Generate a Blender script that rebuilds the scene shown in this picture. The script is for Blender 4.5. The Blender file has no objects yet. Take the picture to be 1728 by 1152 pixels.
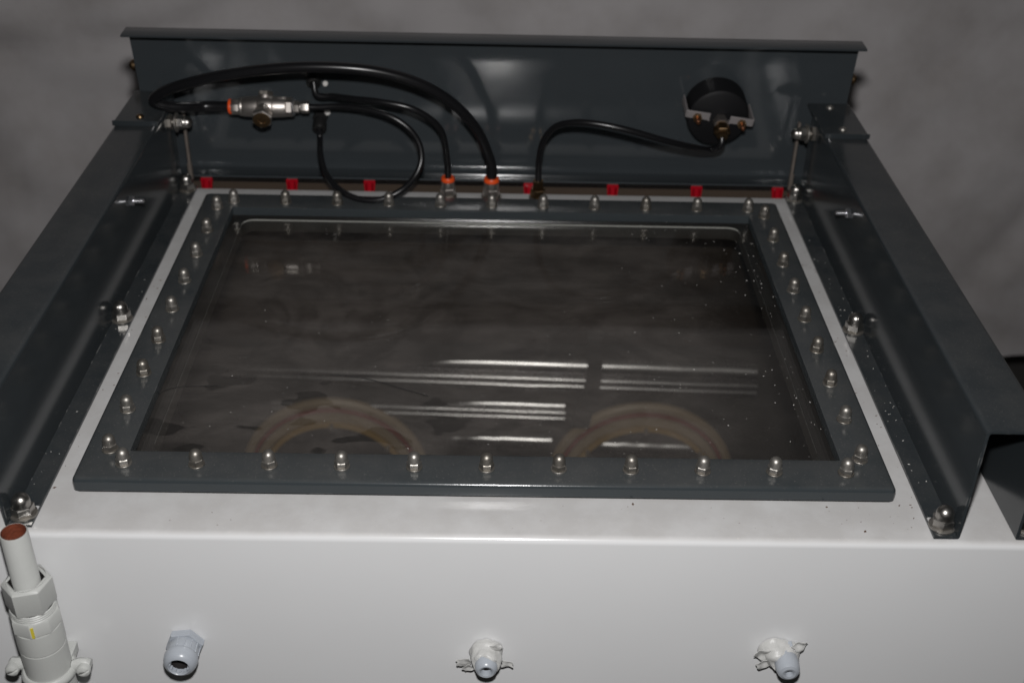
import bpy, bmesh, math, random
from mathutils import Vector, Matrix, noise, Euler
random.seed(7)
R = math.radians
scene = bpy.context.scene
COL = scene.collection

# ------------------------------------------------------------------ camera
CAM = Vector((0.0032, -0.7263, 0.5938))
CROT = Euler((R(57.2657), R(-1.2338), R(-0.2872)), 'XYZ')
FPX = 2050.0
cd = bpy.data.cameras.new('camera'); cam = bpy.data.objects.new('camera', cd); COL.objects.link(cam)
cam.location = CAM; cam.rotation_euler = CROT
cd.sensor_width = 36.0; cd.lens = FPX / 1728 * 36; cd.clip_start = 0.02; cd.clip_end = 60
cd.dof.use_dof = True; cd.dof.focus_distance = 0.98; cd.dof.aperture_fstop = 5.9
scene.camera = cam

# ------------------------------------------------------------------ world (dim room) and the camera's flash
w = bpy.data.worlds.new('World'); scene.world = w; w.use_nodes = True
bg = w.node_tree.nodes['Background']; bg.inputs[0].default_value = (1.0, 0.96, 0.93, 1); bg.inputs[1].default_value = 0.010
fl = bpy.data.lights.new('camera_flash', 'SPOT'); flash = bpy.data.objects.new('camera_flash', fl); COL.objects.link(flash)
fl.energy = 36; fl.color = (1.0, 0.985, 0.98); fl.shadow_soft_size = 0.019; fl.spot_size = R(155); fl.spot_blend = 1.0
CM = CROT.to_matrix()
flash.location = CAM + CM @ Vector((0.0, 0.105, 0.0))
flash.rotation_euler = (CM @ Matrix.Rotation(R(-4), 3, 'X')).to_euler()
vs = scene.view_settings
vs.view_transform = 'Standard'; vs.look = 'None'; vs.exposure = 0.0; vs.gamma = 1.0

# ------------------------------------------------------------------ helpers
def ray(u, v):
    return CM @ Vector(((u - 864) / FPX, -(v - 576) / FPX, -1.0))
def aty(u, v, y):          # the point of the plane y = const seen at photo pixel (u, v)
    d = ray(u, v); return CAM + d * ((y - CAM.y) / d.y)
def atz(u, v, z):
    d = ray(u, v); return CAM + d * ((z - CAM.z) / d.z)

def new_mesh(name, verts, faces, sharp=35):
    me = bpy.data.meshes.new(name); me.from_pydata([tuple(v) for v in verts], [], faces); me.validate(); me.update()
    bm = bmesh.new(); bm.from_mesh(me); bmesh.ops.recalc_face_normals(bm, faces=bm.faces[:]); bm.to_mesh(me); bm.free()
    for p in me.polygons: p.use_smooth = True
    me.set_sharp_from_angle(angle=R(sharp))
    return me
class MB:
    """collects simple shapes into one mesh"""
    def __init__(s): s.v = []; s.f = []
    def add(s, verts, faces, M=None):
        o = len(s.v)
        s.v += [(M @ Vector(v)) if M else Vector(v) for v in verts]
        s.f += [tuple(i + o for i in f) for f in faces]; return s
    def box(s, c, d, M=None, b=0.0):
        x, y, z = c; a, e, h = d[0] / 2, d[1] / 2, d[2] / 2
        if b <= 0:
            V = [(x+i*a, y+j*e, z+k*h) for i in (-1, 1) for j in (-1, 1) for k in (-1, 1)]
            return s.add(V, [(0,1,3,2),(4,6,7,5),(0,4,5,1),(2,3,7,6),(0,2,6,4),(1,5,7,3)], M)
        lo = [rrect(x-a+b, x+a-b, y-e+b, y+e-b, b*0.6, 2), rrect(x-a, x+a, y-e, y+e, b, 2)]
        return s.loft([[(p[0], p[1], z-h) for p in lo[0]], [(p[0], p[1], z-h+b) for p in lo[1]],
                       [(p[0], p[1], z+h-b) for p in lo[1]], [(p[0], p[1], z+h) for p in lo[0]]], True, M)
    def loft(s, loops, cap=False, M=None):
        n = len(loops[0]); V = [p for l in loops for p in l]; F = []
        for k in range(len(loops) - 1):
            for i in range(n):
                j = (i + 1) % n
                F.append((k*n+i, k*n+j, (k+1)*n+j, (k+1)*n+i))
        if cap: F.append(tuple(range(n))[::-1]); F.append(tuple(range((len(loops)-1)*n, len(loops)*n)))
        return s.add(V, F, M)
    def lathe(s, prof, seg=24, M=None, cap=True, hexa=False):
        loops = [[(r*math.cos(2*math.pi*i/seg), r*math.sin(2*math.pi*i/seg), z) for i in range(seg)] for r, z in prof]
        return s.loft(loops, cap, M)
    def tube(s, pts, r, seg=12, cap=True):
        loops = []; up = None
        for i, p in enumerate(pts):
            t = (pts[min(i+1, len(pts)-1)] - pts[max(i-1, 0)]).normalized()
            if up is None: up = t.orthogonal().normalized()
            up = (up - t * up.dot(t)).normalized(); sd = t.cross(up)
            loops.append([p + (up*math.cos(2*math.pi*k/seg) + sd*math.sin(2*math.pi*k/seg)) * r for k in range(seg)])
        return s.loft(loops, cap)
    def prism(s, poly, y0, y1, M=None):      # poly in (x, z), extruded along y
        return s.loft([[(x, y0, z) for x, z in poly], [(x, y1, z) for x, z in poly]], True, M)
    def build(s, name, mat, parent=None, sharp=35):
        return link(name, new_mesh(name, s.v, s.f, sharp), mat, parent)
def link(name, me, mat, parent=None):
    o = bpy.data.objects.new(name, me); COL.objects.link(o)
    if mat is not None and not me.materials: me.materials.append(mat)
    if parent: o.parent = parent
    return o
def rrect(x0, x1, y0, y1, r, n=6):
    P = []
    for cx, cy, a in ((x1-r, y1-r, 0), (x0+r, y1-r, 90), (x0+r, y0+r, 180), (x1-r, y0+r, 270)):
        for i in range(n + 1):
            t = R(a + 90*i/n); P.append((cx + r*math.cos(t), cy + r*math.sin(t)))
    return P
def z_at(P, z): return [(x, y, z) for x, y in P]
def catmull(P, n=10):
    out = []; Q = [P[0]*2 - P[1]] + P + [P[-1]*2 - P[-2]]
    for i in range(1, len(Q) - 2):
        a, b, c, d = Q[i-1], Q[i], Q[i+1], Q[i+2]
        for k in range(n):
            t = k / n
            out.append(0.5*((2*b) + (c-a)*t + (2*a-5*b+4*c-d)*t*t + (3*b-a-3*c+d)*t**3))
    out.append(P[-1]); return out
def empty(name, loc=(0, 0, 0), label=None, cat=None, group=None):
    o = bpy.data.objects.new(name, None); COL.objects.link(o); o.location = loc; o.empty_display_size = 0.02
    tag(o, label, cat, group); return o
def tag(o, label=None, cat=None, group=None, kind=None):
    if label: o['label'] = label
    if cat: o['category'] = cat
    if group: o['group'] = group
    if kind: o['kind'] = kind
    return o
def axis_m(loc, d, roll=0.0):   # matrix taking +z to direction d at loc
    return Matrix.Translation(Vector(loc)) @ Vector(d).normalized().to_track_quat('Z', 'Y').to_matrix().to_4x4() @ Matrix.Rotation(roll, 4, 'Z')
def boolean(o, cutters):
    for c in cutters:
        m = o.modifiers.new('cut', 'BOOLEAN'); m.object = c; m.operation = 'DIFFERENCE'; m.solver = 'EXACT'
    dg = bpy.context.evaluated_depsgraph_get()
    me = bpy.data.meshes.new_from_object(o.evaluated_get(dg)); o.modifiers.clear(); o.data = me
    for p in me.polygons: p.use_smooth = True
    me.set_sharp_from_angle(angle=R(35))
    for c in cutters: bpy.data.objects.remove(c)

# ------------------------------------------------------------------ materials
def mat(name, color, rough=0.4, metal=0.0, spec=0.5, bump=0.0, bscale=600, vary=0.0, vscale=30, dust=0.0, dustcol=(0.30, 0.27, 0.24), coat=0.0, rvary=0.0, sss=0.0, dlo=0.38, dhi=0.72, drough=0.7, edge=0.0, objvar=0.0):
    m = bpy.data.materials.new(name); m.use_nodes = True; nt = m.node_tree; N = nt.nodes; L = nt.links
    b = N['Principled BSDF']; b.inputs['Roughness'].default_value = rough; b.inputs['Metallic'].default_value = metal
    b.inputs['Specular IOR Level'].default_value = spec; b.inputs['Coat Weight'].default_value = coat
    b.inputs['Coat Roughness'].default_value = 0.08
    if sss: b.inputs['Subsurface Weight'].default_value = sss; b.inputs['Subsurface Radius'].default_value = (0.004, 0.004, 0.004)
    tc = N.new('ShaderNodeTexCoord'); geo = N.new('ShaderNodeNewGeometry')
    P = geo.outputs['Position']
    col = None
    rgb = N.new('ShaderNodeRGB'); rgb.outputs[0].default_value = (*color, 1); col = rgb.outputs[0]
    def noisef(scale, detail=5, rough_=0.6):
        n = N.new('ShaderNodeTexNoise'); n.inputs['Scale'].default_value = scale; n.inputs['Detail'].default_value = detail
        n.inputs['Roughness'].default_value = rough_; L.new(P, n.inputs['Vector']); return n.outputs['Fac']
    def ramp(f, a, c):
        r = N.new('ShaderNodeMapRange'); r.inputs[1].default_value = a; r.inputs[2].default_value = c; L.new(f, r.inputs[0]); return r.outputs[0]
    def mul(a, c):
        x = N.new('ShaderNodeMath'); x.operation = 'MULTIPLY'
        for i, q in enumerate((a, c)):
            if isinstance(q, (int, float)): x.inputs[i].default_value = q
            else: L.new(q, x.inputs[i])
        return x.outputs[0]
    def mix(f, a, c):
        x = N.new('ShaderNodeMix'); x.data_type = 'RGBA'; L.new(f, x.inputs[0]); L.new(a, x.inputs[6])
        if isinstance(c, tuple): x.inputs[7].default_value = (*c, 1)
        else: L.new(c, x.inputs[7])
        return x.outputs[2]
    if vary: col = mix(mul(ramp(noisef(vscale), 0.35, 0.7), vary), col, tuple(c * 0.62 for c in color))
    if dust:
        sep = N.new('ShaderNodeSeparateXYZ'); L.new(geo.outputs['Normal'], sep.inputs[0])
        up = ramp(sep.outputs['Z'], 0.6, 0.95)
        blot = ramp(noisef(22, 6, 0.65), dlo, dhi)
        speck = ramp(noisef(900, 2, 0.5), 0.66, 0.74)
        f1 = mul(mul(up, blot), dust); col = mix(f1, col, dustcol)
        f2 = mul(mul(up, speck), min(1, dust * 1.6)); col = mix(f2, col, tuple(min(1, c * 1.7) for c in dustcol))
        rr = N.new('ShaderNodeMath'); rr.operation = 'MULTIPLY_ADD'; L.new(f1, rr.inputs[0]); rr.inputs[1].default_value = drough; rr.inputs[2].default_value = rough
        L.new(rr.outputs[0], b.inputs['Roughness'])
    elif rvary:
        rr = N.new('ShaderNodeMath'); rr.operation = 'MULTIPLY_ADD'; L.new(ramp(noisef(vscale * 1.7), 0.3, 0.75), rr.inputs[0]); rr.inputs[1].default_value = rvary; rr.inputs[2].default_value = rough
        L.new(rr.outputs[0], b.inputs['Roughness'])
    if edge:   # paint worn thin in places along the bends
        bv = N.new('ShaderNodeBevel'); bv.samples = 4; bv.inputs[0].default_value = 0.0012
        dt = N.new('ShaderNodeVectorMath'); dt.operation = 'DOT_PRODUCT'; L.new(bv.outputs[0], dt.inputs[0]); L.new(geo.outputs['Normal'], dt.inputs[1])
        em = mul(mul(ramp(dt.outputs['Value'], 0.985, 0.93), ramp(noisef(38, 3, 0.7), 0.56, 0.64)), edge); col = mix(em, col, (0.24, 0.24, 0.235))
    if objvar:
        oi = N.new('ShaderNodeObjectInfo'); col = mix(mul(oi.outputs['Random'], objvar), col, tuple(c*0.45*k for c, k in zip(color, (1.0, 0.92, 0.80))))
    L.new(col, b.inputs['Base Color'])
    if bump:
        bn = N.new('ShaderNodeBump'); bn.inputs['Strength'].default_value = bump; bn.inputs['Distance'].default_value = 0.001
        L.new(noisef(bscale, 3), bn.inputs['Height']); L.new(bn.outputs[0], b.inputs['Normal'])
    return m
M = {}
M['dark'] = mat('dark_grey_paint', (0.030, 0.0355, 0.039), 0.17, spec=0.5, bump=0.035, bscale=420, vary=0.10, vscale=5, dust=0.13, dustcol=(0.20, 0.185, 0.17), edge=0.8)
M['lid'] = mat('dusty_dark_grey_paint', (0.037, 0.044, 0.048), 0.15, spec=0.5, bump=0.04, bscale=420, vary=0.10, vscale=9, dust=0.19, dustcol=(0.19, 0.178, 0.165), dlo=0.2, dhi=0.7, edge=0.5)
M['panel'] = mat('dark_grey_panel_paint', (0.042, 0.049, 0.054), 0.10, spec=0.7, bump=0.02, bscale=420, vary=0.2, vscale=10, rvary=0.05)
M['white'] = mat('white_paint', (0.72, 0.725, 0.73), 0.16, spec=0.5, bump=0.02, bscale=260, vary=0.07, vscale=6, dust=0.52, dustcol=(0.425, 0.405, 0.385), dlo=0.05, dhi=0.58, drough=0.10)
M['steelb'] = mat('polished_steel', (0.50, 0.48, 0.45), 0.27, metal=1, vary=0.25, vscale=200, rvary=0.12)
M['steel'] = mat('stainless_steel', (0.43, 0.41, 0.38), 0.37, metal=0.88, vary=0.45, vscale=250, rvary=0.18, objvar=0.6)
M['dull'] = mat('dull_steel', (0.42, 0.39, 0.35), 0.38, metal=1, vary=0.5, vscale=300, rvary=0.2)
M['zinc'] = mat('zinc_plated', (0.80, 0.80, 0.83), 0.36, metal=1)
M['nickel'] = mat('nickel_plated_brass', (0.62, 0.575, 0.535), 0.42, metal=1, bump=0.1, bscale=900, vary=0.3, vscale=160)
M['brass'] = mat('tarnished_brass', (0.30, 0.20, 0.11), 0.36, metal=1, vary=0.6, vscale=220)
M['hose'] = mat('black_hose', (0.008, 0.008, 0.009), 0.28, spec=0.5)
M['blackp'] = mat('black_plastic', (0.012, 0.012, 0.012), 0.38, vary=0.2)
M['case'] = mat('black_enamel', (0.008, 0.008, 0.009), 0.55, spec=0.2, bump=0.05, bscale=500)
M['orange'] = mat('orange_plastic', (0.78, 0.085, 0.012), 0.4)
M['red'] = mat('red_plastic', (0.34, 0.004, 0.012), 0.16)
M['gland'] = mat('grey_plastic', (0.40, 0.43, 0.47), 0.28, vary=0.12, vscale=120, sss=0.05)
M['bore'] = mat('dark_bore', (0.02, 0.018, 0.018), 0.5)
M['tape'] = mat('thread_tape', (0.56, 0.56, 0.545), 0.38, bump=0.3, bscale=420, vary=0.18, vscale=260, sss=0.25)
M['primer'] = mat('grey_pipe_paint', (0.51, 0.52, 0.50), 0.42, bump=0.12, bscale=700, vary=0.12, vscale=60)
M['rust'] = mat('rusty_bore', (0.17, 0.035, 0.012), 0.8, bump=0.8, bscale=500, vary=0.7, vscale=250)
M['yellow'] = mat('yellow_marker', (0.72, 0.60, 0.06), 0.5)
M['rubber'] = mat('black_rubber', (0.012, 0.011, 0.011), 0.7)
M['lining'] = mat('chamber_steel', (0.075, 0.070, 0.066), 0.42, metal=0.6, vary=0.5, vscale=9, rvary=0.2)
M['fold'] = mat('bare_steel_fold', (0.34, 0.33, 0.335), 0.25, metal=1, vary=0.5, vscale=40, rvary=0.04)
M['smoke'] = mat('brown_tinted_window', (0.036, 0.027, 0.021), 0.3, vary=0.5, vscale=9)
M['cream'] = mat('cream_rubber', (0.27, 0.20, 0.125), 0.5, vary=0.35, vscale=18)
M['yring'] = mat('amber_sleeve', (0.30, 0.185, 0.055), 0.5, vary=0.3, vscale=20)
M['redring'] = mat('red_sealant', (0.21, 0.036, 0.02), 0.5, vary=0.5, vscale=24)
M['clampw'] = mat('pale_zinc_bracket', (0.27, 0.25, 0.25), 0.5, metal=0.3, vary=0.3, vscale=90)
M['bar'] = mat('worn_pale_bar', (0.125, 0.105, 0.09), 0.75, vary=0.6, vscale=60)
M['copper'] = mat('copper_stud', (0.30, 0.13, 0.07), 0.4, metal=1)
M['dirt'] = mat('dry_debris', (0.10, 0.05, 0.03), 0.8)
M['lint'] = mat('pale_lint_and_glint', (0.75, 0.73, 0.70), 0.6)
M['floor'] = mat('concrete', (0.10, 0.095, 0.09), 0.7, vary=0.4, vscale=4, bump=0.3, bscale=60)
M['slopeout'] = mat('brown_front_panel', (0.085, 0.056, 0.034), 0.6, vary=0.4, vscale=12)

def cloth_mat():
    m = bpy.data.materials.new('backdrop_fabric'); m.use_nodes = True; nt = m.node_tree; N = nt.nodes; L = nt.links
    b = N['Principled BSDF']; b.inputs['Roughness'].default_value = 0.85; b.inputs['Specular IOR Level'].default_value = 0.15
    geo = N.new('ShaderNodeNewGeometry')
    n = N.new('ShaderNodeTexNoise'); n.inputs['Scale'].default_value = 6.5; n.inputs['Detail'].default_value = 7; n.inputs['Roughness'].default_value = 0.62; L.new(geo.outputs['Position'], n.inputs['Vector'])
    cr = N.new('ShaderNodeValToRGB'); cr.color_ramp.elements[0].position = 0.30; cr.color_ramp.elements[1].position = 0.56
    cr.color_ramp.elements[0].color = (0.45, 0.422, 0.415, 1); cr.color_ramp.elements[1].color = (0.56, 0.537, 0.54, 1); L.new(n.outputs['Fac'], cr.inputs[0])
    n2 = N.new('ShaderNodeTexNoise'); n2.inputs['Scale'].default_value = 420; n2.inputs['Detail'].default_value = 3; L.new(geo.outputs['Position'], n2.inputs['Vector'])
    bp = N.new('ShaderNodeBump'); bp.inputs['Strength'].default_value = 0.35; bp.inputs['Distance'].default_value = 0.002
    L.new(n2.outputs['Fac'], bp.inputs['Height']); L.new(bp.outputs[0], b.inputs['Normal'])
    L.new(cr.outputs[0], b.inputs['Base Color']); return m
M['cloth'] = cloth_mat()

def glass_mat(dusty=True):
    m = bpy.data.materials.new('dusty_window_pane'); m.use_nodes = True; nt = m.node_tree; N = nt.nodes; L = nt.links
    for n in list(N): N.remove(n)
    out = N.new('ShaderNodeOutputMaterial'); geo = N.new('ShaderNodeNewGeometry'); P = geo.outputs['Position']
    tr = N.new('ShaderNodeBsdfTransparent'); tr.inputs[0].default_value = (0.93, 0.93, 0.91, 1)
    gl = N.new('ShaderNodeBsdfGlossy'); gl.inputs['Roughness'].default_value = 0.04
    fr = N.new('ShaderNodeFresnel'); io = N.new('ShaderNodeMath'); io.operation = 'MULTIPLY_ADD'; io.inputs[1].default_value = 1/1.49 - 1.49; io.inputs[2].default_value = 1.49
    L.new(geo.outputs['Backfacing'], io.inputs[0]); L.new(io.outputs[0], fr.inputs[0])
    mx = N.new('ShaderNodeMixShader'); L.new(fr.outputs[0], mx.inputs[0]); L.new(tr.outputs[0], mx.inputs[1]); L.new(gl.outputs[0], mx.inputs[2])
    if not dusty: L.new(mx.outputs[0], out.inputs[0]); return m
    df = N.new('ShaderNodeBsdfDiffuse'); df.inputs[0].default_value = (0.42, 0.375, 0.345, 1)
    def nz(scale, det=5, ro=0.6, stretch=None, dist=0.0):
        n = N.new('ShaderNodeTexNoise'); n.inputs['Scale'].default_value = scale; n.inputs['Detail'].default_value = det; n.inputs['Roughness'].default_value = ro; n.inputs['Distortion'].default_value = dist
        if stretch:
            mp = N.new('ShaderNodeMapping'); mp.inputs['Scale'].default_value = stretch; mp.inputs['Rotation'].default_value = (0, 0, 0.12); L.new(P, mp.inputs[0]); L.new(mp.outputs[0], n.inputs['Vector'])
        else: L.new(P, n.inputs['Vector'])
        return n.outputs['Fac']
    def rg(f, a, b_, c=0.0, d=1.0):
        r = N.new('ShaderNodeMapRange'); r.interpolation_type = 'SMOOTHSTEP'
        for i, q in enumerate((a, b_, c, d)): r.inputs[i+1].default_value = q
        L.new(f, r.inputs[0]); return r.outputs[0]
    def op(o, a, b_):
        x = N.new('ShaderNodeMath'); x.operation = o
        for i, q in enumerate((a, b_)):
            if isinstance(q, (int, float)): x.inputs[i].default_value = q
            else: L.new(q, x.inputs[i])
        return x.outputs[0]
    sep = N.new('ShaderNodeSeparateXYZ'); L.new(P, sep.inputs[0]); X, Y = sep.outputs['X'], sep.outputs['Y']
    # dust film lies on the middle of the pane and thins out towards the edges, with an uneven border
    jit = op('MULTIPLY', op('SUBTRACT', nz(16, 5), 0.5), 0.09)
    xa = op('ADD', op('ABSOLUTE', op('ADD', X, 0.03), 0), jit)
    ex = rg(xa, 0.30, 0.17, 0.0, 1.0)
    ey = op('MULTIPLY', rg(op('ADD', Y, jit), 0.43, 0.37), rg(op('ADD', Y, jit), -0.05, 0.08))
    film = op('MULTIPLY', op('MULTIPLY', ex, ey), rg(nz(7, 6, 0.6, (1, 1.8, 1)), 0.28, 0.62, 0.45, 1.0))
    film = op('MULTIPLY', film, rg(nz(34, 4, 0.6, (0.4, 2.2, 1)), 0.3, 0.6, 0.8, 1.0))
    film = op('MULTIPLY', film, rg(nz(9, 4, 0.55, None, 2.6), 0.36, 0.60, 0.62, 1.0))
    # finger wipes: dark clean spots, mostly at the near left
    wip = rg(nz(26, 2, 0.4, (1, 1.6, 1)), 0.56, 0.60)
    wip = op('MULTIPLY', wip, op('MULTIPLY', rg(X, 0.08, -0.10), rg(Y, 0.17, 0.09)))
    film = op('MULTIPLY', film, op('SUBTRACT', 1.0, op('MULTIPLY', wip, 0.8)))
    speck = op('MULTIPLY', rg(nz(700, 1, 0.4), 0.735, 0.76), 0.22)
    tot = op('ADD', op('MULTIPLY', film, 0.165), op('ADD', speck, 0.012))
    mx2 = N.new('ShaderNodeMixShader'); L.new(tot, mx2.inputs[0]); L.new(mx.outputs[0], mx2.inputs[1]); L.new(df.outputs[0], mx2.inputs[2])
    L.new(mx2.outputs[0], out.inputs[0]); return m
M['glass'] = glass_mat(); M['clear'] = glass_mat(False)

# ------------------------------------------------------------------ setting: cloth backdrop and floor
def backdrop():
    nx, nz = 150, 110; V = []; F = []
    for j in range(nz + 1):
        for i in range(nx + 1):
            x = -1.9 + 3.8*i/nx; z = -0.60 + 1.9*j/nz
            q = Vector((x*1.5 + 0.6*z, z*1.1 - 0.5*x, 0.3))
            y = 1.06 + 0.030*noise.noise(q*1.6) + 0.016*noise.noise(q*4.1) + 0.011*noise.noise(Vector((x*9+z*6, z*4-x*3, 2.0))) + 0.005*noise.noise(Vector((x*19-z*11, z*15+x*6, 5.0)))
            r = abs(noise.noise(Vector((x*1.8 - z*2.2, z*1.6 + x*0.9, 7.7)))); y += 0.011*math.exp(-(r/0.07)**2)
            y += 0.05*(x/1.0)**2*0.6
            V.append((x, y, z - 0.012*math.sin(x*5)))
    for j in range(nz):
        for i in range(nx):
            a = j*(nx+1)+i; F.append((a, a+1, a+nx+2, a+nx+1))
    o = link('backdrop', new_mesh('backdrop', V, F, 180), M['cloth'])
    tag(o, 'wrinkled grey white fabric backdrop hanging behind the machine', kind='structure')
    o = MB().box((0, 0.6, -0.81), (6, 5, 0.02)).build('floor', M['floor']); tag(o, 'dark floor under the machine', kind='structure')
backdrop()

# ------------------------------------------------------------------ cabinet (white box with the chamber inside)
CX, CY0, CYB, CYL = 0.432, -0.0655, 0.506, 0.640
LEAN = R(-8); PN = Vector((0, -math.cos(LEAN), math.sin(LEAN))); PU = Vector((0, math.sin(LEAN), math.cos(LEAN))); PO = Vector((0.0015, 0.543, 0.0085))
cab = empty('cabinet', (0, 0.25, -0.80), 'large white painted steel cabinet carrying the bolted window lid', 'cabinet')
def world_part(o, root):
    o.parent = root; o.matrix_parent_inverse = Matrix.Translation(root.location).inverted(); return o
def rr(x, y0, y1, r, z, n=5): return z_at(rrect(-x, x, y0, y1, r, n), z)
mb = MB(); rd = 0.0055
loops = [rr(CX, CY0, CYL, 0.006, -0.795), rr(CX, CY0, CYL, 0.006, -0.30)]
for k in range(0, 6):
    t = R(90*k/5); ins = rd*(1-math.cos(t)); loops.append(rr(CX-ins, CY0+ins, CYB-ins, 0.006, -rd + rd*math.sin(t)))
loops.append(rr(0.40, -0.04, 0.48, 0.004, 0.0))
loops.append(rr(0.2640, 0.026, 0.4285, 0.012, 0.0)); loops.append(rr(0.2634, 0.0266, 0.4279, 0.012, -0.0008))
mb.loft(loops); body = mb.build('body', M['white']); world_part(body, cab)
# inner lining
t = 0.004
mb = MB(); mb.loft([rr(0.2634, 0.0266, 0.4279, 0.012, -0.0010), rr(0.2634, 0.0266, 0.4279, 0.012, -0.0135), rr(CX-t, CY0+t, CYB-t, 0.006, -0.014), rr(CX-t, CY0+t, CYL-t, 0.006, -0.30), rr(CX-t, CY0+t, CYL-t, 0.006, -0.78)])
n = 24; mb.f.append(tuple(range(4*n, 5*n))); lin = mb.build('chamber_lining', M['lining']); world_part(lin, cab)
# sloped operator window, outside and inside skins
sl = (Vector((0, CYL, -0.30)) - Vector((0, CYB, -rd))); sln = Vector((0, 0.30-rd, CYL-CYB)).normalized(); sld = sl.normalized()
def slope_quad(name, m, s0, s1, x, off, th, parent=cab):
    a = Vector((0, CYB, -rd)) + sld*s0 + sln*off; b = Vector((0, CYB, -rd)) + sld*s1 + sln*off; mb = MB()
    mb.loft([[Vector((-x, p.y, p.z)), Vector((x, p.y, p.z)), Vector((x, p.y, p.z)) + sln*th, Vector((-x, p.y, p.z)) + sln*th] for p in (a, b)], True)
    return world_part(mb.build(name, m), parent)
slope_quad('front_panel', M['slopeout'], 0.004, 0.30, 0.415, 0.0008, 0.004)
slope_quad('front_window', M['smoke'], 0.080, 0.292, 0.37, -0.0075, 0.003)
world_part(MB().box((0, 0.5275, -0.0145), (0.80, 0.040, 0.004), None, 0.0008).build('sealing_strip', M['slopeout']), cab)
# folded steel edges of the front wall, seen through the lid
def fold(px, py, r, x0, x1, yy=0.633, name='folded_edge'):
    p = aty(px, py, yy); mb = MB()
    pts = [Vector((x0 + (x1-x0)*k/14, yy - 0.034*(x0 + (x1-x0)*k/14 - 0.10) + 0.0012*noise.noise(Vector((k*0.9, py, 0))), p.z + 0.0012*noise.noise(Vector((k*0.7, 3, py))))) for k in range(15)]
    pts = [q + Vector((0, r*0.70, -r*0.58)) for q in pts]; mb.tube(pts, r, 64); return world_part(mb.build(name, M['fold']), cab)
fold(1000, 615, 0.0160, -0.36, 0.36); fold(1000, 641, 0.0055, -0.36, 0.36, 0.622); fold(1000, 652, 0.0055, -0.36, 0.36, 0.622)
fold(960, 684, 0.0110, -0.30, 0.104); fold(960, 696, 0.0050, -0.30, 0.104, 0.622); fold(960, 706, 0.0050, -0.30, 0.104, 0.622)
fold(900, 742, 0.0130, -0.10, 0.088); fold(1090, 748, 0.0140, 0.13, 0.30, 0.634)
# glove ports
for sx in (-1, 1):
    root = None
    c = Vector((0.216*sx, 0.634, -0.508)); A = axis_m(c, (0, -1, 0))
    ring = MB().lathe([(0.1325, 0.0), (0.1325, 0.006), (0.128, 0.010), (0.1215, 0.010), (0.1205, 0.0)], 64, A, False).build('glove_port', M['cream']); world_part(ring, cab)
    tag(ring, 'pale ring of the %s glove port, seen through the window' % ('left' if sx < 0 else 'right'))
    for nm, prof, m in (('red_seal', [(0.1205, 0.0), (0.1203, 0.0125), (0.1165, 0.0135), (0.1150, 0.0)], M['redring']),
                        ('flange', [(0.1150, 0.0), (0.1148, 0.015), (0.1045, 0.017), (0.103, 0.0)], M['cream']),
                        ('sleeve', [(0.1030, 0.0), (0.1028, 0.020), (0.0960, 0.021), (0.0945, 0.014), (0.0945, 0.0)], M['yring'])):
        MB().lathe(prof, 64, A, False).build(nm, m, ring)
    MB().lathe([(0.0944, 0.001), (0.001, 0.0012)], 48, A, True).build('port_cover', M['bore'], ring)
    for a in ((90, 38, 142) if sx > 0 else (90, 40)):
        p = c + Vector((0.099*math.cos(R(a)), 0, 0.099*math.sin(R(a))))
        MB().lathe([(0.0032, 0.0), (0.0032, 0.030), (0.0022, 0.032)], 10, axis_m(p, (0, -1, 0))).build('stud', M['dull'], ring)
# dark strap hanging in front of the folded edges
P = [aty(993, 470, 0.60), aty(1000, 540, 0.605), aty(1005, 600, 0.61), aty(1000, 650, 0.615), aty(985, 700, 0.618), aty(978, 722, 0.62)]
mb = MB(); loops = []
for k, p in enumerate(catmull(P, 6)):
    hw = 0.007 + 0.006*k/30; loops.append([p+Vector((-hw, 0, 0)), p+Vector((hw, 0, 0)), p+Vector((hw, 0.004, 0)), p+Vector((-hw, 0.004, 0))])
mb.loft(loops, True); world_part(tag(mb.build('strap', M['lining']), 'dark strap hanging inside the chamber'), cab)
# red latch levers along the far top edge; outermost pair imitates their reflections
for px in (345, 491, 623, 757, 893, 1033, 1173, 1308, 300, 1352):
    c = atz(px, 318, -0.004); c.y = 0.519
    mb = MB(); A = Matrix.Translation((c.x, 0.5215, -0.0150)) @ Matrix.Rotation(R(-14), 4, 'X')
    pr = [(-0.0040, -0.010), (0.0040, -0.010), (0.0066, 0.016), (0.0060, 0.018), (-0.0060, 0.018), (-0.0066, 0.016)]
    mb.prism(pr, -0.0022, 0.0022, A)
    for s in (-1, 1): mb.loft([[(s*0.0034+q*0.0013, -0.0022-d, z) for q, d in ((-1, 0), (0, 0.0030), (1, 0))] for z in (-0.0095, 0.015)], True, A)
    world_part(mb.build('latch_lever', M['red']), cab)

# ------------------------------------------------------------------ fasteners
def nut_mesh(name, rc, hh, dr, total, seg=20):
    mb = MB(); n = 6
    hexl = lambda r, z: [(r*math.cos(math.pi/3*i), r*math.sin(math.pi/3*i), z) for i in range(6)]
    V = hexl(rc*0.93, 0) + hexl(rc, 0.0006) + hexl(rc, hh-0.0007) + hexl(rc*0.86, hh)
    F = [(k*6+i, k*6+(i+1) % 6, (k+1)*6+(i+1) % 6, (k+1)*6+i) for k in range(3) for i in range(6)] + [tuple(range(5, -1, -1)), tuple(range(18, 24))]
    mb.add(V, F)
    cyl = total - dr
    prof = [(dr*1.04, hh-0.0002), (dr, hh+0.0004), (dr, cyl)] + [(dr*math.cos(R(a)), cyl + dr*math.sin(R(a))) for a in (15, 30, 45, 60, 75, 88)]
    mb.lathe(prof, seg)
    return new_mesh(name, mb.v, mb.f, 32)
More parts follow.
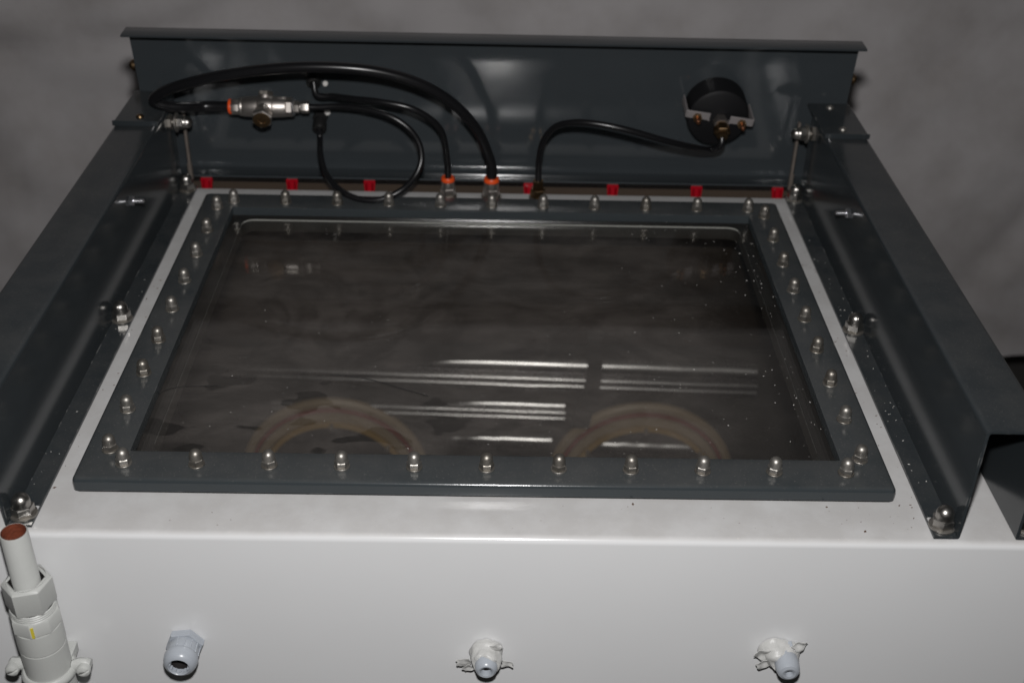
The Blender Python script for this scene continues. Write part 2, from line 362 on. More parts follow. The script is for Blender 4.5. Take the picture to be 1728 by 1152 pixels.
NUT6 = nut_mesh('cap_nut', 0.0057, 0.0052, 0.0048, 0.0132); NUT6.materials.append(M['steel'])
NUT10 = nut_mesh('cap_nut', 0.0084, 0.0072, 0.0066, 0.0172, 28); NUT10.materials.append(M['steelb'])
def wash(r, h):
    mb = MB().lathe([(r*0.97, 0), (r, 0.0003), (r, h-0.0003), (r*0.96, h)], 28); return new_mesh('washer', mb.v, mb.f, 40)
W6 = wash(0.0063, 0.0012); W6.materials.append(M['steel'])
W10 = wash(0.0098, 0.0018); W10.materials.append(M['steel'])
def nut(parent, loc, axis=(0, 0, 1), big=False, roll=None):
    a = random.uniform(0, 1.05) if roll is None else roll
    h = 0.0018 if big else 0.0012
    ax = Vector(axis).normalized(); m = axis_m(Vector(loc) + ax*h, ax, a)
    o = link('cap_nut', NUT10 if big else NUT6, None, parent); o.matrix_local = Matrix.Translation(parent.location).inverted() @ m
    ws = link('washer', W10 if big else W6, None, o); ws.location = (0, 0, -h)
    return o

# ------------------------------------------------------------------ window lid
ZL = 0.0138
lid = empty('window_lid', (0, 0.225, 0.0), 'dark grey bolted window lid with dusty clear pane and domed nuts', 'lid')
OX, OY0, OY1 = 0.3088, -0.0215, 0.4640; IX, IY0, IY1 = 0.2733, 0.0138, 0.4295
mb = MB(); n = 4; L_ = []
def fl_(ins, z, r): return z_at(rrect(-OX+ins, OX-ins, OY0+ins, OY1-ins, r, n), z)
def il_(ins, z, r): return z_at(rrect(-IX-ins, IX+ins, IY0-ins, IY1+ins, r, n), z)
L_ += [fl_(0.003, 0.0022, 0.003), fl_(0.0006, 0.0022, 0.004), fl_(0.0, 0.0028, 0.004)]
for k in range(6):
    a = R(90*k/5); L_.append(fl_(0.0038*(1-math.cos(a)), ZL-0.0038+0.0038*math.sin(a), 0.004))
L_ += [il_(0.0012, ZL, 0.0015), il_(0.0003, ZL-0.0004, 0.001), il_(0.0, ZL-0.0013, 0.001), il_(0.0, 0.0046, 0.001)]
mb.loft(L_); fr = world_part(mb.build('frame', M['lid']), lid)
mb = MB(); G = []
def wav(ins, z, inner=False):
    P = rrect(-OX+ins, OX-ins, OY0+ins, OY1-ins, 0.003, 3)
    return z_at(P, z)
mb.loft([wav(0.0030, 0.0004), wav(0.0014, 0.0008), wav(0.0014, 0.0021), z_at(rrect(-IX-0.006, IX+0.006, IY0-0.006, IY1+0.006, 0.003, 3), 0.0021), z_at(rrect(-IX-0.0055, IX+0.0055, IY0-0.0055, IY1+0.0055, 0.003, 3), 0.0011), z_at(rrect(-0.2630, 0.2630, 0.0272, 0.4290, 0.012, 3), 0.0011), z_at(rrect(-0.2630, 0.2630, 0.0272, 0.4290, 0.012, 3), 0.0004)])
world_part(mb.build('gasket', M['rubber']), lid)
gl_ = [z_at(rrect(-IX-0.004, IX+0.004, IY0-0.004, IY1+0.004, 0.003, 3), z) for z in (0.0012, 0.0044)]
mb = MB().loft(gl_, True); me = new_mesh('glass_pane', mb.v, mb.f); me.materials.append(M['clear']); me.materials.append(M['glass'])
for p in me.polygons:
    if p.normal.z > 0.9: p.material_index = 1
gp = world_part(link('glass_pane', me, None), lid); tag(gp, 'clear window pane with dust film and finger wipes')
for i in range(11):
    nut(lid, ((i-5)*0.0548, -0.0026, ZL)); nut(lid, ((i-5)*0.0548, 0.4423, ZL))
for i in range(9):
    for s in (-1, 1): nut(lid, (s*0.2887, 0.0142+i*0.0516, ZL))

# ------------------------------------------------------------------ side rails
WX, OXW, RT = 0.3455, 0.3865, 0.0965     # inner web, outer web, top height
def rail(s, label):
    root = empty('side_rail', (s*0.366, 0.22, 0.0), label, 'rail', 'side rails on the cabinet top')
    T = 0.0022; y0 = -0.0605; y1 = 0.500
    def bend(pts, r=0.0022, k=4):
        out = []
        for i, p in enumerate(pts):
            if i in (0, len(pts)-1): out.append(Vector(p)); continue
            p = Vector(p); a = (Vector(pts[i-1]) - p).normalized(); b = (Vector(pts[i+1]) - p).normalized()
            for q in range(k+1):
                tt = q/k; out.append((p + a*r)*(1-tt)**2 + p*2*tt*(1-tt) + (p + b*r)*tt*tt)
        return out
    base = [(0.3268, 0.0006), (WX, 0.0006), (WX, RT), (OXW, RT), (OXW, 0.0006), (0.4075, 0.0006)]
    c = bend(base)
    # offset the centre line to both sides for the sheet thickness
    N_ = []
    for i, p in enumerate(c):
        d = (c[min(i+1, len(c)-1)] - c[max(i-1, 0)]).normalized(); N_.append(Vector((-d.y, d.x)))
    poly = [p + q*T for p, q in zip(c, N_)] + list(reversed(c))
    mb = MB(); poly = [(s*p.x, p.y) for p in poly]
    def yend(z): return 0.503
    mb.loft([[(x, y0, z) for x, z in poly]] + [[(x, y0+(0.503-y0)*k/4, z) for x, z in poly] for k in (1, 2, 3)] + [[(x, yend(z), z) for x, z in poly]], True)
    ch = world_part(mb.build('channel', M['dark']), root)
    cuts = []
    for fx in (0.3352, 0.3985):
        for cy in (-0.0435,):
            cc = MB().loft([z_at([(s*fx+px, cy+py) for px, py in rrect(-0.0078, 0.0078, -0.0068, 0.0068, 0.003, 4)], z) for z in (-0.004, 0.008)], True).build('cutter', None); cuts.append(cc)
    bpy.context.view_layer.update(); boolean(ch, cuts)
    for y in (-0.0490, 0.2206, 0.4925): nut(root, (s*0.3358, y, 0.0028), big=True)
    nut(root, (s*0.3985, -0.0490, 0.0028), big=True)
    # clamp strap over the rail end, two pan screws
    br = MB(); zt = RT + T
    br.box((s*0.366, 0.4860, zt+0.0016), (0.046, 0.091, 0.0026), None, 0.0007)
    br.box((s*0.366, 0.4413, zt+0.0024), (0.0465, 0.0022, 0.0056), None, 0.0006)
    brk = world_part(br.build('end_bracket', M['dark']), root)
    for x, y in ((0.3650, 0.4575), (0.3650, 0.517)):
        mm = MB().lathe([(0.0042, 0), (0.0041, 0.0010), (0.0032, 0.0021), (0.0012, 0.0026), (0.0011, 0.0016)], 16, Matrix.Translation((s*x, y, zt+0.0029)))
        mm.build('screw', M['brass'] if s < 0 else M['steel'], brk)
        brk.children[-1].parent = brk; brk.children[-1].matrix_parent_inverse = Matrix.Identity(4)
    # bolt through the inner web near the panel: hex, lock nut, domed nut
    p = Vector((s*WX, 0.4835, 0.0855)); d = Vector((-s, 0, 0))
    bl = world_part(MB().lathe([(0.0034, 0), (0.0034, 0.016)], 12, axis_m(p, d)).build('bolt', M['steel']), root)
    MB().lathe([(0.0075, 0.0004), (0.0080, 0.001), (0.0080, 0.0055), (0.0072, 0.0062)], 6, axis_m(p, d, 0.3)).build('hex_nut', M['dull'], bl)
    MB().lathe([(0.0100, 0.0095), (0.0104, 0.0098), (0.0104, 0.0110), (0.0099, 0.0113)], 24, axis_m(p, d)).build('washer', M['steel'], bl)
    o = link('cap_nut', NUT10, None, bl); o.matrix_local = axis_m(p + d*0.0114, d, 0.2); o.scale = (0.92,)*3
    q0 = aty(314, 240, 0.5045).x if s < 0 else aty(1344, 250, 0.5045).x
    ub = MB(); ub.box((q0, 0.5085, 0.0480), (0.0030, 0.006, 0.0800), None, 0.0006); ub.box((q0 + s*0.0004, 0.5080, 0.0180), (0.0052, 0.007, 0.0230), None, 0.0024)
    world_part(tag(ub.build('upright_bar', M['bar']), 'thin pale upright bar between rail end and panel'), root)
    # small stud with two nuts
    p = Vector((s*WX, 0.318, 0.0745)); 
    st = world_part(MB().lathe([(0.0022, -0.001), (0.0022, 0.0150), (0.0012, 0.0160)], 12, axis_m(p, d)).build('stud', M['zinc']), root)
    MB().lathe([(0.0049, 0.0012), (0.0052, 0.0016), (0.0052, 0.0052), (0.0046, 0.0058)], 6, axis_m(p, d, 0.5)).build('hex_nut', M['zinc'], st)
    MB().lathe([(0.0064, 0.0002), (0.0066, 0.0004), (0.0066, 0.0011), (0.0062, 0.0013)], 22, axis_m(p, d)).build('washer', M['zinc'], st)
    return root
rail(-1, 'dark grey steel side rail left of the window lid')
rail(1, 'dark grey steel side rail right of the window lid, open hollow end showing')

# ------------------------------------------------------------------ instrument panel (leans back, lips at top and bottom)
pan = empty('instrument_panel', (0, 0.53, 0.0), 'wide dark grey sheet metal panel standing behind the window lid', 'panel')
def pp(x, h, off=0.0): return Vector((x, 0, 0)) + PO + PU*h + PN*off
def arc(c, r, a0, a1, k=5): return [(c[0]+r*math.cos(R(a0+(a1-a0)*i/k)), c[1]+r*math.sin(R(a0+(a1-a0)*i/k))) for i in range(k+1)]
HT = 0.1680; T_ = PO + PU*HT
prof = [(PO.y-0.0262, PO.z+0.0008), (PO.y-0.0250, PO.z), (PO.y-0.0022, PO.z), (PO.y-0.0008, PO.z+0.0005), ((PO+PU*0.002).y, (PO+PU*0.002).z)]
prof += [((PO+PU*h).y, (PO+PU*h).z) for h in (0.02, 0.05, 0.08, 0.11, 0.135)] + [((T_-PU*0.005).y, (T_-PU*0.005).z), (T_.y-0.0010, T_.z-0.0012), (T_.y-0.0040, T_.z), (T_.y-0.0255, T_.z-0.0006), (T_.y-0.0272, T_.z-0.0012)]
TH = 0.0018
def hw(z): return 0.3848
nrm = []
for i in range(len(prof)):
    a_, b_ = prof[max(i-1, 0)], prof[min(i+1, len(prof)-1)]; d_ = Vector((b_[0]-a_[0], b_[1]-a_[1])).normalized(); nrm.append(Vector((d_.y, -d_.x)))
back = [(p[0]+n_.x*TH, p[1]+n_.y*TH) for p, n_ in zip(prof, nrm)]
mb = MB(); nx = 24; loops = []
for k in range(nx + 1):
    q = -1 + 2*k/nx
    loops.append([(PO.x + q*hw(z), y, z) for y, z in prof] + [(PO.x + q*hw(z), y, z) for y, z in reversed(back)])
mb.loft(loops, True); sheet = world_part(mb.build('sheet', M['panel']), pan)
def on_panel(px, py, off=0.0):
    d = ray(px, py); o = PO + PN*off; t_ = (o - CAM).dot(PN) / d.dot(PN); return CAM + d*t_
for px, py, r in ((523, 141, 0.0036), (549, 141, 0.0030), (552, 189, 0.0038)):
    p = on_panel(px, py); world_part(MB().lathe([(r, -0.001), (r, 0.0012), (r*0.75, 0.0024), (r*0.2, 0.0028)], 16, axis_m(p, PN)).build('screw', M['lint']), pan)  # white colour stands in for the bright glints on the screw heads
for s, px, py in ((-1, 226, 110), (1, 1438, 134)):
    p = on_panel(px, py, -0.03); mb = MB().lathe([(0.005, -0.014), (0.0062, -0.012), (0.0062, 0.001), (0.004, 0.004)], 18, axis_m(p, (s, 0, 0)))
    world_part(tag(mb.build('edge_knob', M['brass']), 'small brown knob peeking out behind the panel edge'), pan)

# ------------------------------------------------------------------ panel fittings, gauge
def bulkhead(px, py, label):
    p = on_panel(px, py); root = empty('panel_fitting', p, label, 'fitting', 'black hose fittings on the panel')
    inv = Matrix.Translation(-p)
    d = (PN + Vector((0, -0.15, -0.55))).normalized()
    MB().lathe([(0.0082, -0.0005), (0.0085, 0.001), (0.0085, 0.005), (0.0076, 0.0062)], 6, inv @ axis_m(p, PN)).build('lock_nut', M['blackp'], root)
    MB().lathe([(0.0060, 0.004), (0.0062, 0.008), (0.0076, 0.0085), (0.0079, 0.0165), (0.0070, 0.0185), (0.0040, 0.0190), (0.0038, 0.016)], 24, inv @ axis_m(p, d)).build('collar', M['blackp'], root)
    return p + d*0.016
b1 = bulkhead(531, 118, 'black round fitting under the thick hose, upper one on the panel')
b2 = bulkhead(541, 196, 'black round fitting below the metal valve, lower one on the panel')

gp_ = on_panel(1206, 177); gr = empty('pressure_gauge', gp_, 'black round gauge seen from behind with clamp bracket on panel', 'gauge')
gi = Matrix.Translation(-gp_); GA = gi @ axis_m(gp_, PN)
MB().lathe([(0.0330, -0.004), (0.0335, -0.002), (0.0335, 0.024), (0.0325, 0.0285), (0.0295, 0.0305), (0.001, 0.0308)], 48, GA).build('case', M['case'], gr)
ex = Vector((1, 0, 0)); rim = gp_ + PN*0.0268
GX = Matrix(((1, 0, 0), PU, PN)).transposed().to_4x4()   # gauge frame: x right, y up the panel, z out
GF = gi @ (Matrix.Translation(gp_ + PN*0.004) @ GX)
for s in (-1, 1):
    mb = MB(); cx = s*0.0235
    tilt = Matrix.Rotation(R(-8), 4, 'Z')
    mb.box((cx, 0.004, 0.0315), (0.025, 0.0085, 0.0022), GF @ tilt, 0.0005)
    mb.box((s*0.0365, 0.004, 0.0150), (0.0018, 0.0085, 0.0335), GF @ tilt, 0.0005)
    mb.box((s*0.0115, 0.000, 0.0290), (0.0018, 0.0016, 0.0075), GF @ tilt, 0.0003)
    bk = mb.build('clamp_bracket', M['clampw'], gr)
    MB().lathe([(0.0052, 0.0325), (0.0052, 0.0358), (0.0046, 0.0362)], 6, GF @ tilt @ Matrix.Translation((cx+s*0.001, 0.002, 0))).build('stud_nut', M['brass'], bk)
    MB().lathe([(0.0024, 0.0268), (0.0024, 0.044), (0.0016, 0.0448)], 12, GF @ tilt @ Matrix.Translation((cx+s*0.001, 0.002, 0))).build('stud', M['copper'], bk)
hf = GF @ Matrix.Translation((0.002, -0.001, 0))
MB().lathe([(0.0074, 0.0265), (0.0080, 0.0275), (0.0080, 0.0375), (0.0072, 0.0385)], 6, hf).build('gauge_stem', M['nickel'], gr)
gd = Vector((0.18, -0.35, 1)).normalized()
st2 = hf @ Matrix.Translation((0, 0, 0.037)) @ Vector((0, -0.35, 1)).normalized().to_track_quat('Z', 'Y').to_matrix().to_4x4()
hx = MB().lathe([(0.0060, 0.0), (0.0060, 0.003), (0.0088, 0.0035), (0.0090, 0.011), (0.0080, 0.012), (0.0062, 0.0125), (0.0060, 0.017), (0.0040, 0.0175)], 6, st2).build('hex_union', M['brass'], gr)
gend = gp_ + (st2 @ Vector((0, 0, 0.012)))

# ------------------------------------------------------------------ hose connectors on the white strip
def connector(px, py, y, big, collar, mat_, label):
    p = atz(px, py, 0.0); p.y = y; root = empty('hose_connector', p, label, 'connector', 'hose connectors on the cabinet top')
    k = 1.14 if big else 1.0
    MB().lathe([(0.0096*k, 0.0004), (0.0098*k, 0.001), (0.0098*k, 0.0035), (0.0092*k, 0.0042)], 26).build('washer', M['dull'], root)
    MB().lathe([(0.0082*k, 0.0042), (0.0086*k, 0.0048), (0.0086*k, 0.0125), (0.0080*k, 0.0132)], 6, Matrix.Rotation(0.26, 4, 'Z')).build('hex_body', mat_, root)
    if collar:
        MB().lathe([(0.0074*k, 0.0132), (0.0074*k, 0.0210)], 26).build('barrel', mat_, root)
        MB().lathe([(0.0066*k, 0.0208), (0.0074*k, 0.0214), (0.0075*k, 0.0240), (0.0066*k, 0.0258), (0.0046*k, 0.0258), (0.0044*k, 0.022)], 28).build('release_collar', M['orange'], root)
    else:
        MB().lathe([(0.0062, 0.0132), (0.0064, 0.0136), (0.0064, 0.0225), (0.0058, 0.0232)], 6, Matrix.Rotation(0.5, 4, 'Z')).build('union_nut', mat_, root)
    return p
c1 = connector(756, 336, 0.4880, False, True, M['nickel'], 'nickel hose connector with orange collar, left one by the thin hose')
c2 = connector(829, 337, 0.4880, True, True, M['nickel'], 'larger nickel hose connector with orange collar under the thick hose')
c3 = connector(907, 339, 0.4880, False, False, M['brass'], 'dark brass hose connector without orange collar, feeding the gauge hose')

# ------------------------------------------------------------------ valve
vy = 0.498
v0 = aty(386, 180, vy); v1 = aty(526, 181, vy); vd = (v1 - v0).normalized(); vl = (v1 - v0).length
vr = empty('inline_valve', v0, 'nickel plated inline valve with hex plug and orange collar by the panel', 'valve')
vi = Matrix.Translation(-v0); VA = vi @ axis_m(v0, vd)
def seg(f0, f1, rs, m, name, sides=24, par=None, roll=0.2):
    a, b = f0*vl, f1*vl; return MB().lathe([(rs*0.95, a), (rs, a+0.0006), (rs, b-0.0006), (rs*0.95, b)], sides, VA @ Matrix.Rotation(roll, 4, 'Z')).build(name, m, par or vr)
MB().lathe([(0.0052, 0), (0.0078, 0.0004), (0.0082, 0.0018), (0.0078, 0.0036), (0.0070, 0.004)], 28, VA).build('release_collar', M['orange'], vr)
seg(0.035, 0.135, 0.0084, M['nickel'], 'inlet_hex', 8)
bdy = MB()
for a, b, r0, r1 in ((0.135, 0.175, 0.0098, 0.0098), (0.175, 0.36, 0.0104, 0.0112), (0.36, 0.54, 0.0116, 0.0116), (0.54, 0.70, 0.0112, 0.0106)):
    bdy.lathe([(r0*0.97, a*vl), (r0, a*vl+0.0005), (r1, b*vl-0.0005), (r1*0.97, b*vl)], 28, VA)
pc = v0 + vd*(0.43*vl); pdn = Vector((0.02, -0.97, -0.24)).normalized()
bdy.lathe([(0.0090, -0.004), (0.0096, 0.006), (0.0094, 0.0145), (0.0098, 0.0155)], 28, vi @ axis_m(pc, pdn))
bdy.lathe([(0.0080, 0.0), (0.0076, 0.0105), (0.0072, 0.0125)], 24, vi @ axis_m(pc, (0.10, 0.55, 1)))
bdy.build('valve_body', M['nickel'], vr)
seg(0.70, 0.77, 0.0102, M['nickel'], 'outlet_hex', 6)
seg(0.775, 0.79, 0.0098, M['zinc'], 'sealing_ring', 24); seg(0.79, 0.85, 0.0068, M['nickel'], 'reducer', 6, roll=0.4); seg(0.855, 0.87, 0.0048, M['nickel'], 'neck', 16); seg(0.87, 0.97, 0.0066, M['nickel'], 'union_nut', 6)
pl = MB().lathe([(0.0094, 0.0155), (0.0108, 0.0160), (0.0112, 0.0168), (0.0112, 0.0225), (0.0098, 0.0236)], 6, vi @ axis_m(pc, pdn, 0.35)).build('hex_plug', M['nickel'], vr)
MB().lathe([(0.0094, 0.0237), (0.0090, 0.0243), (0.0042, 0.0246), (0.0034, 0.0235)], 20, vi @ axis_m(pc, pdn)).build('plug_face', M['brass'], pl)
MB().lathe([(0.0072, 0.0122), (0.0080, 0.0126), (0.0080, 0.0158), (0.0070, 0.0166)], 6, vi @ axis_m(pc, (0.10, 0.55, 1))).build('bleed_cap', M['dull'], vr)

# ------------------------------------------------------------------ hoses
def hose(pts, r, label):
    P = catmull(pts, 10); base = P[0].copy(); mb = MB(); mb.tube([p - base for p in P], r, 16)
    o = mb.build('air_hose', M['hose'], None, 60); o.location = base; tag(o, label, 'hose', 'black air hoses in front of the panel'); return o
Z = Vector((0, 0, 1))
hose([c2 + Z*0.020, c2 + Z*0.036] + [aty(*q) for q in ((824, 262, .486), (805, 220, .478), (768, 178, .466), (715, 145, .455), (650, 124, .448), (580, 115, .444), (500, 114, .444), (420, 121, .448), (345, 134, .455), (288, 150, .463), (264, 163, .468), (261, 172, .470), (280, 179, .474), (312, 181, .483))] + [v0 + vd*-0.026, v0 + vd*0.004],
     0.0056, 'thick black air hose arching from orange collar connector to the valve')
hose([c1 + Z*0.020, c1 + Z*0.034] + [aty(*q) for q in ((752, 250, .486), (745, 222, .482), (725, 200, .476), (690, 182, .472), (640, 172, .475), (595, 167, .488), (563, 163, .502))] + [b1 + Vector((0.004, -0.007, -0.012)), b1 + Vector((0, 0, 0.002))],
     0.0034, 'thin black air hose from the left connector to the upper panel fitting')
hose([b2 + Vector((0, 0.001, 0.003)), b2 + Vector((0, -0.002, -0.012))] + [aty(*q) for q in ((541, 262, .492), (550, 293, .474), (572, 319, .457), (603, 335, .447), (640, 337, .444), (676, 322, .450), (700, 298, .462), (711, 270, .471), (706, 240, .477), (686, 214, .480), (654, 195, .484), (612, 184, .491), (570, 180, .497))] + [v1 + vd*0.008, v1 - vd*0.004],
     0.0033, 'thin black air hose making a hanging loop over the lid edge')
hose([c3 + Z*0.020, c3 + Z*0.034] + [aty(*q) for q in ((910, 268, .485), (917, 238, .477), (936, 215, .466), (966, 207, .455), (1005, 209, .447), (1060, 220, .443), (1120, 237, .448), (1165, 248, .463), (1198, 253, .484))] + [gend + Vector((-0.001, -0.004, -0.012)), gend],
     0.0034, 'thin black air hose running right to the gauge')

# ------------------------------------------------------------------ pipe union clamped to the cabinet's front
px_ = -0.3262; py_ = -0.089
pr = empty('pipe_union', (px_, py_, -0.20), 'grey painted pipe union with open rusty pipe end at cabinet front', 'pipe')
pi_ = Matrix.Translation((0, 0, 0.20))
mb = MB().lathe([(0.0087, 0.0216), (0.0092, 0.0216), (0.0095, 0.0210), (0.0096, -0.030), (0.0116, -0.033), (0.0118, -0.046)], 36, pi_, False)
pipe = mb.build('pipe', M['primer'], pr)
MB().lathe([(0.0087, 0.0217), (0.0084, 0.016), (0.0080, -0.030), (0.002, -0.031)], 28, pi_, False).build('rusty_bore', M['rust'], pipe)
MB().lathe([(0.0128, -0.0230), (0.0138, -0.0222), (0.0160, -0.0228), (0.0176, -0.0245), (0.0176, -0.0440), (0.0166, -0.0460), (0.0145, -0.0462)], 6, pi_ @ Matrix.Rotation(0.25, 4, 'Z'), False).build('union_nut', M['primer'], pr)
MB().lathe([(0.0137, -0.0222), (0.0124, -0.0250), (0.0122, -0.045)], 30, pi_, False).build('nut_recess', M['bore'], pr)
mb = MB()
for k in range(4): mb.lathe([(0.0152, -0.0458-k*0.0019), (0.0160, -0.0465-k*0.0019), (0.0160, -0.0471-k*0.0019), (0.0152, -0.0477-k*0.0019)], 32, pi_, False)
mb.build('thread', M['primer'], pr)
hc = MB().lathe([(0.0150, -0.0520), (0.0172, -0.0522), (0.0180, -0.0535), (0.0180, -0.0642), (0.0172, -0.0652), (0.0150, -0.0655)], 8, pi_ @ Matrix.Rotation(0.1, 4, 'Z'), False).build('hex_collar', M['primer'], pr)
MB().box((0.0030, -0.0170, -0.0590), (0.0026, 0.0012, 0.0100), pi_).build('paint_mark', M['yellow'], hc)
MB().lathe([(0.0150, -0.0655), (0.0169, -0.0657), (0.0170, -0.0665), (0.0170, -0.0845), (0.0152, -0.0848), (0.0152, -0.0859), (0.0167, -0.0862), (0.0167, -0.20)], 40, pi_, False).build('sleeve', M['primer'], pr)
# saddle clamp: ring, two lugs, two slotted screws
cl = MB(); n = 40; lo = []
for k in range(n):
    a = 2*math.pi*k/n; d = Vector((math.cos(a), math.sin(a), 0))
    lo.append([d*(0.0172 + 0.0030*math.cos(b)) + Vector((0, 0, -0.1150 + 0.0042*math.sin(b))) for b in [2*math.pi*j/10 for j in range(10)]])
lo.append(lo[0]); cl.loft(lo, False, pi_)
for s in (-1, 1):
    P = [Vector((s*0.017, 0.002, -0.113)), Vector((s*0.022, 0.003, -0.112)), Vector((s*0.028, 0.003, -0.112)), Vector((s*0.0305, 0.003, -0.112))]
    L2 = []
    for p, hwid in zip(P, (0.0052, 0.0056, 0.0056, 0.0030)):
        L2.append([pi_ @ (p + Vector((0, 0.0045*math.cos(b), hwid*math.sin(b)))) for b in [2*math.pi*j/12 for j in range(12)]])
    cl.loft(L2, True)
clamp = cl.build('saddle_clamp', M['primer'], pr)
for s in (-1, 1):
    A = pi_ @ axis_m((s*0.0265, 0.0, -0.1125), (0, -1, 0.0), R(25))
    so = MB().lathe([(0.0050, 0.0), (0.0053, 0.0030), (0.0048, 0.0050), (0.0030, 0.0062), (0.0005, 0.0066)], 20, A).build('clamp_screw', M['primer'], clamp)
    c_ = MB().box((0, 0, 0.0062), (0.012, 0.0011, 0.0026), A).build('cutter', None); c_.parent = pr
    bpy.context.view_layer.update()
    so_m = so.modifiers.new('cut', 'BOOLEAN'); so_m.object = c_; so_m.operation = 'DIFFERENCE'; so_m.solver = 'EXACT'
    dg = bpy.context.evaluated_depsgraph_get(); me = bpy.data.meshes.new_from_object(so.evaluated_get(dg)); so.modifiers.clear(); so.data = me
    bpy.data.objects.remove(c_)
MB().box((0, 0.0130, -0.1130), (0.030, 0.0200, 0.010), pi_, 0.001).build('stand_off', M['primer'], clamp)

# ------------------------------------------------------------------ cable glands in the front face
def gland(px, py, kind, label):
    p = aty(px, py, CY0); root = empty('cable_gland', p, label, 'cable gland', 'cable glands in the cabinet front')
    A = axis_m((0, 0, 0), (0, -1, -0.02))
    k = 1.0 if kind == 0 else 0.80
    Lg = 0.029 if kind == 0 else 0.030
    MB().lathe([(0.0140*k, 0.0), (0.0147*k, 0.0006), (0.0147*k, 0.0052), (0.0140*k, 0.0060)], 6 if kind == 0 else 6, A @ Matrix.Rotation(R(8), 4, 'Z')).build('base_hex', M['gland'], root)
    if kind == 0: prof = [(0.0116, 0.0058), (0.0120, 0.0066), (0.0120, 0.0150), (0.0126, 0.0156), (0.0129, 0.0172), (0.0126, 0.0207), (0.0114, 0.0238), (0.0096, 0.0255), (0.0082, 0.0261), (0.0077, 0.0255), (0.0074, 0.0200)]
    else: prof = [(0.0086, 0.0058), (0.0090, 0.0066), (0.0088, 0.0150), (0.0085, 0.0185), (0.0076, 0.0208), (0.0060, 0.0220), (0.0046, 0.0217), (0.0040, 0.0195), (0.0036, 0.0160)] if kind == 1 else [(0.0090, 0.0058), (0.0094, 0.0066), (0.0092, 0.0165), (0.0087, 0.0205), (0.0074, 0.0228), (0.0052, 0.0238), (0.0034, 0.0234), (0.0028, 0.0215), (0.0026, 0.0180)]
    cap = MB().lathe(prof, 40, A, False).build('cap', M['gland'], root)
    rr_ = prof[-1]
    MB().lathe([(rr_[0], rr_[1]+0.001), (rr_[0]*0.9, 0.010), (0.0005, 0.0098)], 24, A, False).build('bore', M['bore'], cap)
    if kind == 0:
        for i in range(14):
            if i % 7 in (5, 6): continue
            a = 2*math.pi*i/14; MB().box((0.0121*math.cos(a), 0.0121*math.sin(a), 0.0108), (0.0010, 0.0010, 0.0086), A @ Matrix.Rotation(0, 4, 'Z'), 0.0002).build('grip_rib', M['gland'], cap)
        for i in range(12):
            a = 2*math.pi*i/12; MB().box((0.0072*math.cos(a), 0.0072*math.sin(a), 0.0230), (0.0014, 0.0014, 0.003), A).build('seal_tooth', M['gland'], cap)
    else:
        # thread tape wound round the neck, crumpled, with torn ends
        mb = MB(); lo = []; sd = kind*3.7
        for j in range(15):
            z = 0.0004 + (0.0155 if kind == 1 else 0.0125)*j/14; l = []
            for i in range(36):
                a = 2*math.pi*i/36; q = Vector((math.cos(a)*2.2, math.sin(a)*2.2, z*210+sd))
                r = (0.0128 if kind == 1 else 0.0118) - 0.0030*(j/14)**1.5 + 0.0020*noise.noise(q) + 0.0008*noise.noise(q*2.7)
                if kind == 2: r += 0.0085*max(0, math.cos(a - R(172)))**2*(1-j/14*0.6)
                zz = z + 0.0035*noise.noise(Vector((math.cos(a)*1.5, math.sin(a)*1.5, sd)))*(j/14)
                l.append((r*math.cos(a), r*math.sin(a), max(0.0003, zz)))
            lo.append(l)
        lo.append([(p_[0]*0.72, p_[1]*0.72, p_[2]+0.0004) for p_ in lo[-1]])
        mb.loft(lo, False, A); tp = mb.build('tape_wrap', M['tape'], root, 60)
        flaps = {1: [(-0.016, -0.005, 0.010, 190, 0.0105), (-0.0135, -0.0105, 0.007, 215, 0.0075), (0.0150, -0.006, 0.009, -8, 0.0065), (0.007, 0.0125, 0.007, 55, 0.008)],
                 2: [(-0.0165, 0.004, 0.012, 165, 0.013), (-0.014, -0.006, 0.010, 205, 0.011), (0.0085, 0.0125, 0.010, 48, 0.010)]}[kind]
        for fx, fy, ln, ang, wd in flaps:
            V = []; F = []; nu, nv = 12, 8; ca, sa = math.cos(R(ang)), math.sin(R(ang))
            for side in (0, 1):
                for iu in range(nu+1):
                    for iv in range(nv+1):
                        u = (iu/nu - 0.35)*ln*(1 + 0.35*noise.noise(Vector((iv*0.65, ang, sd)))); vv = (iv/nv-0.5)*wd*(1 - 0.35*iu/nu)
                        zz = 0.008 + 0.0030*noise.noise(Vector((u*170, vv*170, ang+sd))) + side*0.0006
                        V.append((fx + u*ca - vv*sa, fy + u*sa + vv*ca, zz))
            m_ = (nu+1)*(nv+1)
            for side in (0, 1):
                for iu in range(nu):
                    for iv in range(nv):
                        a = side*m_ + iu*(nv+1)+iv; F.append((a, a+1, a+nv+2, a+nv+1))
            brd = [iv for iv in range(nv+1)] + [iu*(nv+1)+nv for iu in range(1, nu+1)] + [nu*(nv+1)+iv for iv in range(nv-1, -1, -1)] + [iu*(nv+1) for iu in range(nu-1, 0, -1)]
            for i in range(len(brd)):
                a, b = brd[i], brd[(i+1) % len(brd)]; F.append((a, b, b+m_, a+m_))
            MB().add(V, F, A).build('torn_tape_end', M['tape'], tp, 60)
    return root
gland(314, 1081, 0, 'grey plastic cable gland without tape, nearest the pipe union')
gland(821, 1096, 1, 'tape wrapped cable gland in the middle of the white front')
gland(1322, 1096, 2, 'cable gland with torn white tape bunched on its left, rightmost one')

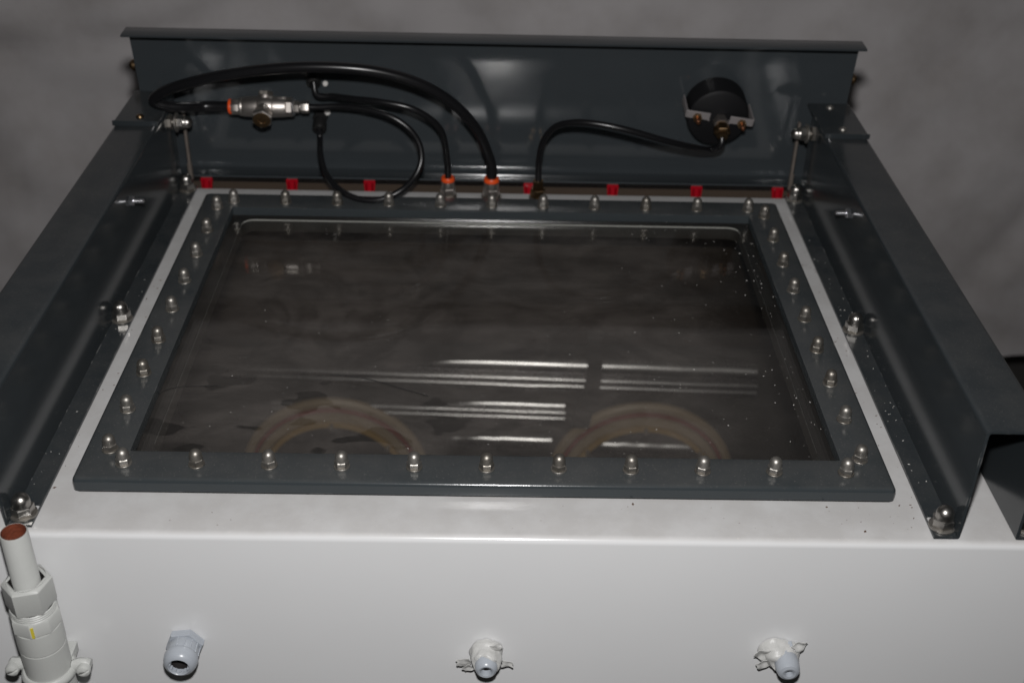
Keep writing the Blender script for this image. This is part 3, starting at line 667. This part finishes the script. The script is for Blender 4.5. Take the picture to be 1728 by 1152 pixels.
# ------------------------------------------------------------------ debris: specks on the white top, lint on the pane and lid
def specks(name, m, spots, label, cat):
    mb = MB()
    for p, r in spots:
        a = random.uniform(0, 6.28); e = random.uniform(1, 3.2)
        A = Matrix.Translation(p) @ Matrix.Rotation(a, 4, 'Z') @ Matrix.Diagonal((r*e, r, r*0.6, 1))
        mb.add([(1, 0, 0), (0, 1, 0), (-1, 0, 0), (0, -1, 0), (0, 0, 1), (0, 0, -0.3)], [(0, 1, 4), (1, 2, 4), (2, 3, 4), (3, 0, 4), (1, 0, 5), (2, 1, 5), (3, 2, 5), (0, 3, 5)], A)
    o = mb.build(name, m, None, 20); tag(o, label, cat, kind='stuff'); return o
sp = []
for i in range(46): sp.append((Vector((random.uniform(0.310, 0.326), random.uniform(-0.05, 0.40), 0.0005)), random.uniform(0.0002, 0.0006)))
for i in range(30): sp.append((Vector((random.uniform(-0.31, 0.32), random.uniform(-0.055, -0.026), 0.0002)), random.uniform(0.00012, 0.00034)))
for i in range(14): sp.append((Vector((random.uniform(-0.326, -0.312), random.uniform(-0.03, 0.3), 0.0005)), random.uniform(0.0003, 0.0006)))
for px, py in ((1460, 896), (1068, 850), (1395, 855), (92, 822)): sp.append((atz(px, py, 0.0006), 0.0010))
specks('debris', M['dirt'], sp, 'dark specks of debris scattered on the white cabinet top', 'debris')
def strand(pts, label, r=0.00035, z=0.0050, m='rubber', group='hairs lying on the window pane'):
    P = catmull([atz(u, v, z) for u, v in pts], 8); base = P[0].copy(); mb = MB(); mb.tube([p - base for p in P], r, 6)
    o = mb.build('hair', M[m], None, 60); o.location = base; tag(o, label, 'hair', group)
strand([(556, 632), (590, 634), (632, 642), (680, 656), (722, 668)], 'dark hair lying on the pane above the left port ring')
strand([(258, 680), (272, 662), (300, 653), (345, 651), (372, 650)], 'dark curled hair at the near left edge of the pane')
sp = []
for i in range(70): sp.append((Vector((random.uniform(0.13, 0.272), random.uniform(0.02, 0.43), 0.0049)), random.uniform(0.00018, 0.00042)))
for i in range(40): sp.append((Vector((0.272-abs(random.gauss(0, 0.02)), random.uniform(0.03, 0.40), 0.0049)), random.uniform(0.0002, 0.0005)))
for i in range(70): sp.append((Vector((random.uniform(-0.26, 0.15), random.uniform(0.02, 0.25), 0.0049)), random.uniform(0.00015, 0.00032)))
for i in range(40): sp.append((Vector((random.uniform(0.328, 0.344), random.uniform(0.0, 0.4), 0.0031)), random.uniform(0.0002, 0.00045)))
for i in range(18): sp.append((Vector((random.uniform(-0.344, -0.328), random.uniform(-0.05, 0.3), 0.0031)), random.uniform(0.0002, 0.0004)))
specks('lint', M['lint'], sp, 'pale dust grains sprinkled over the window pane and rails', 'dust')
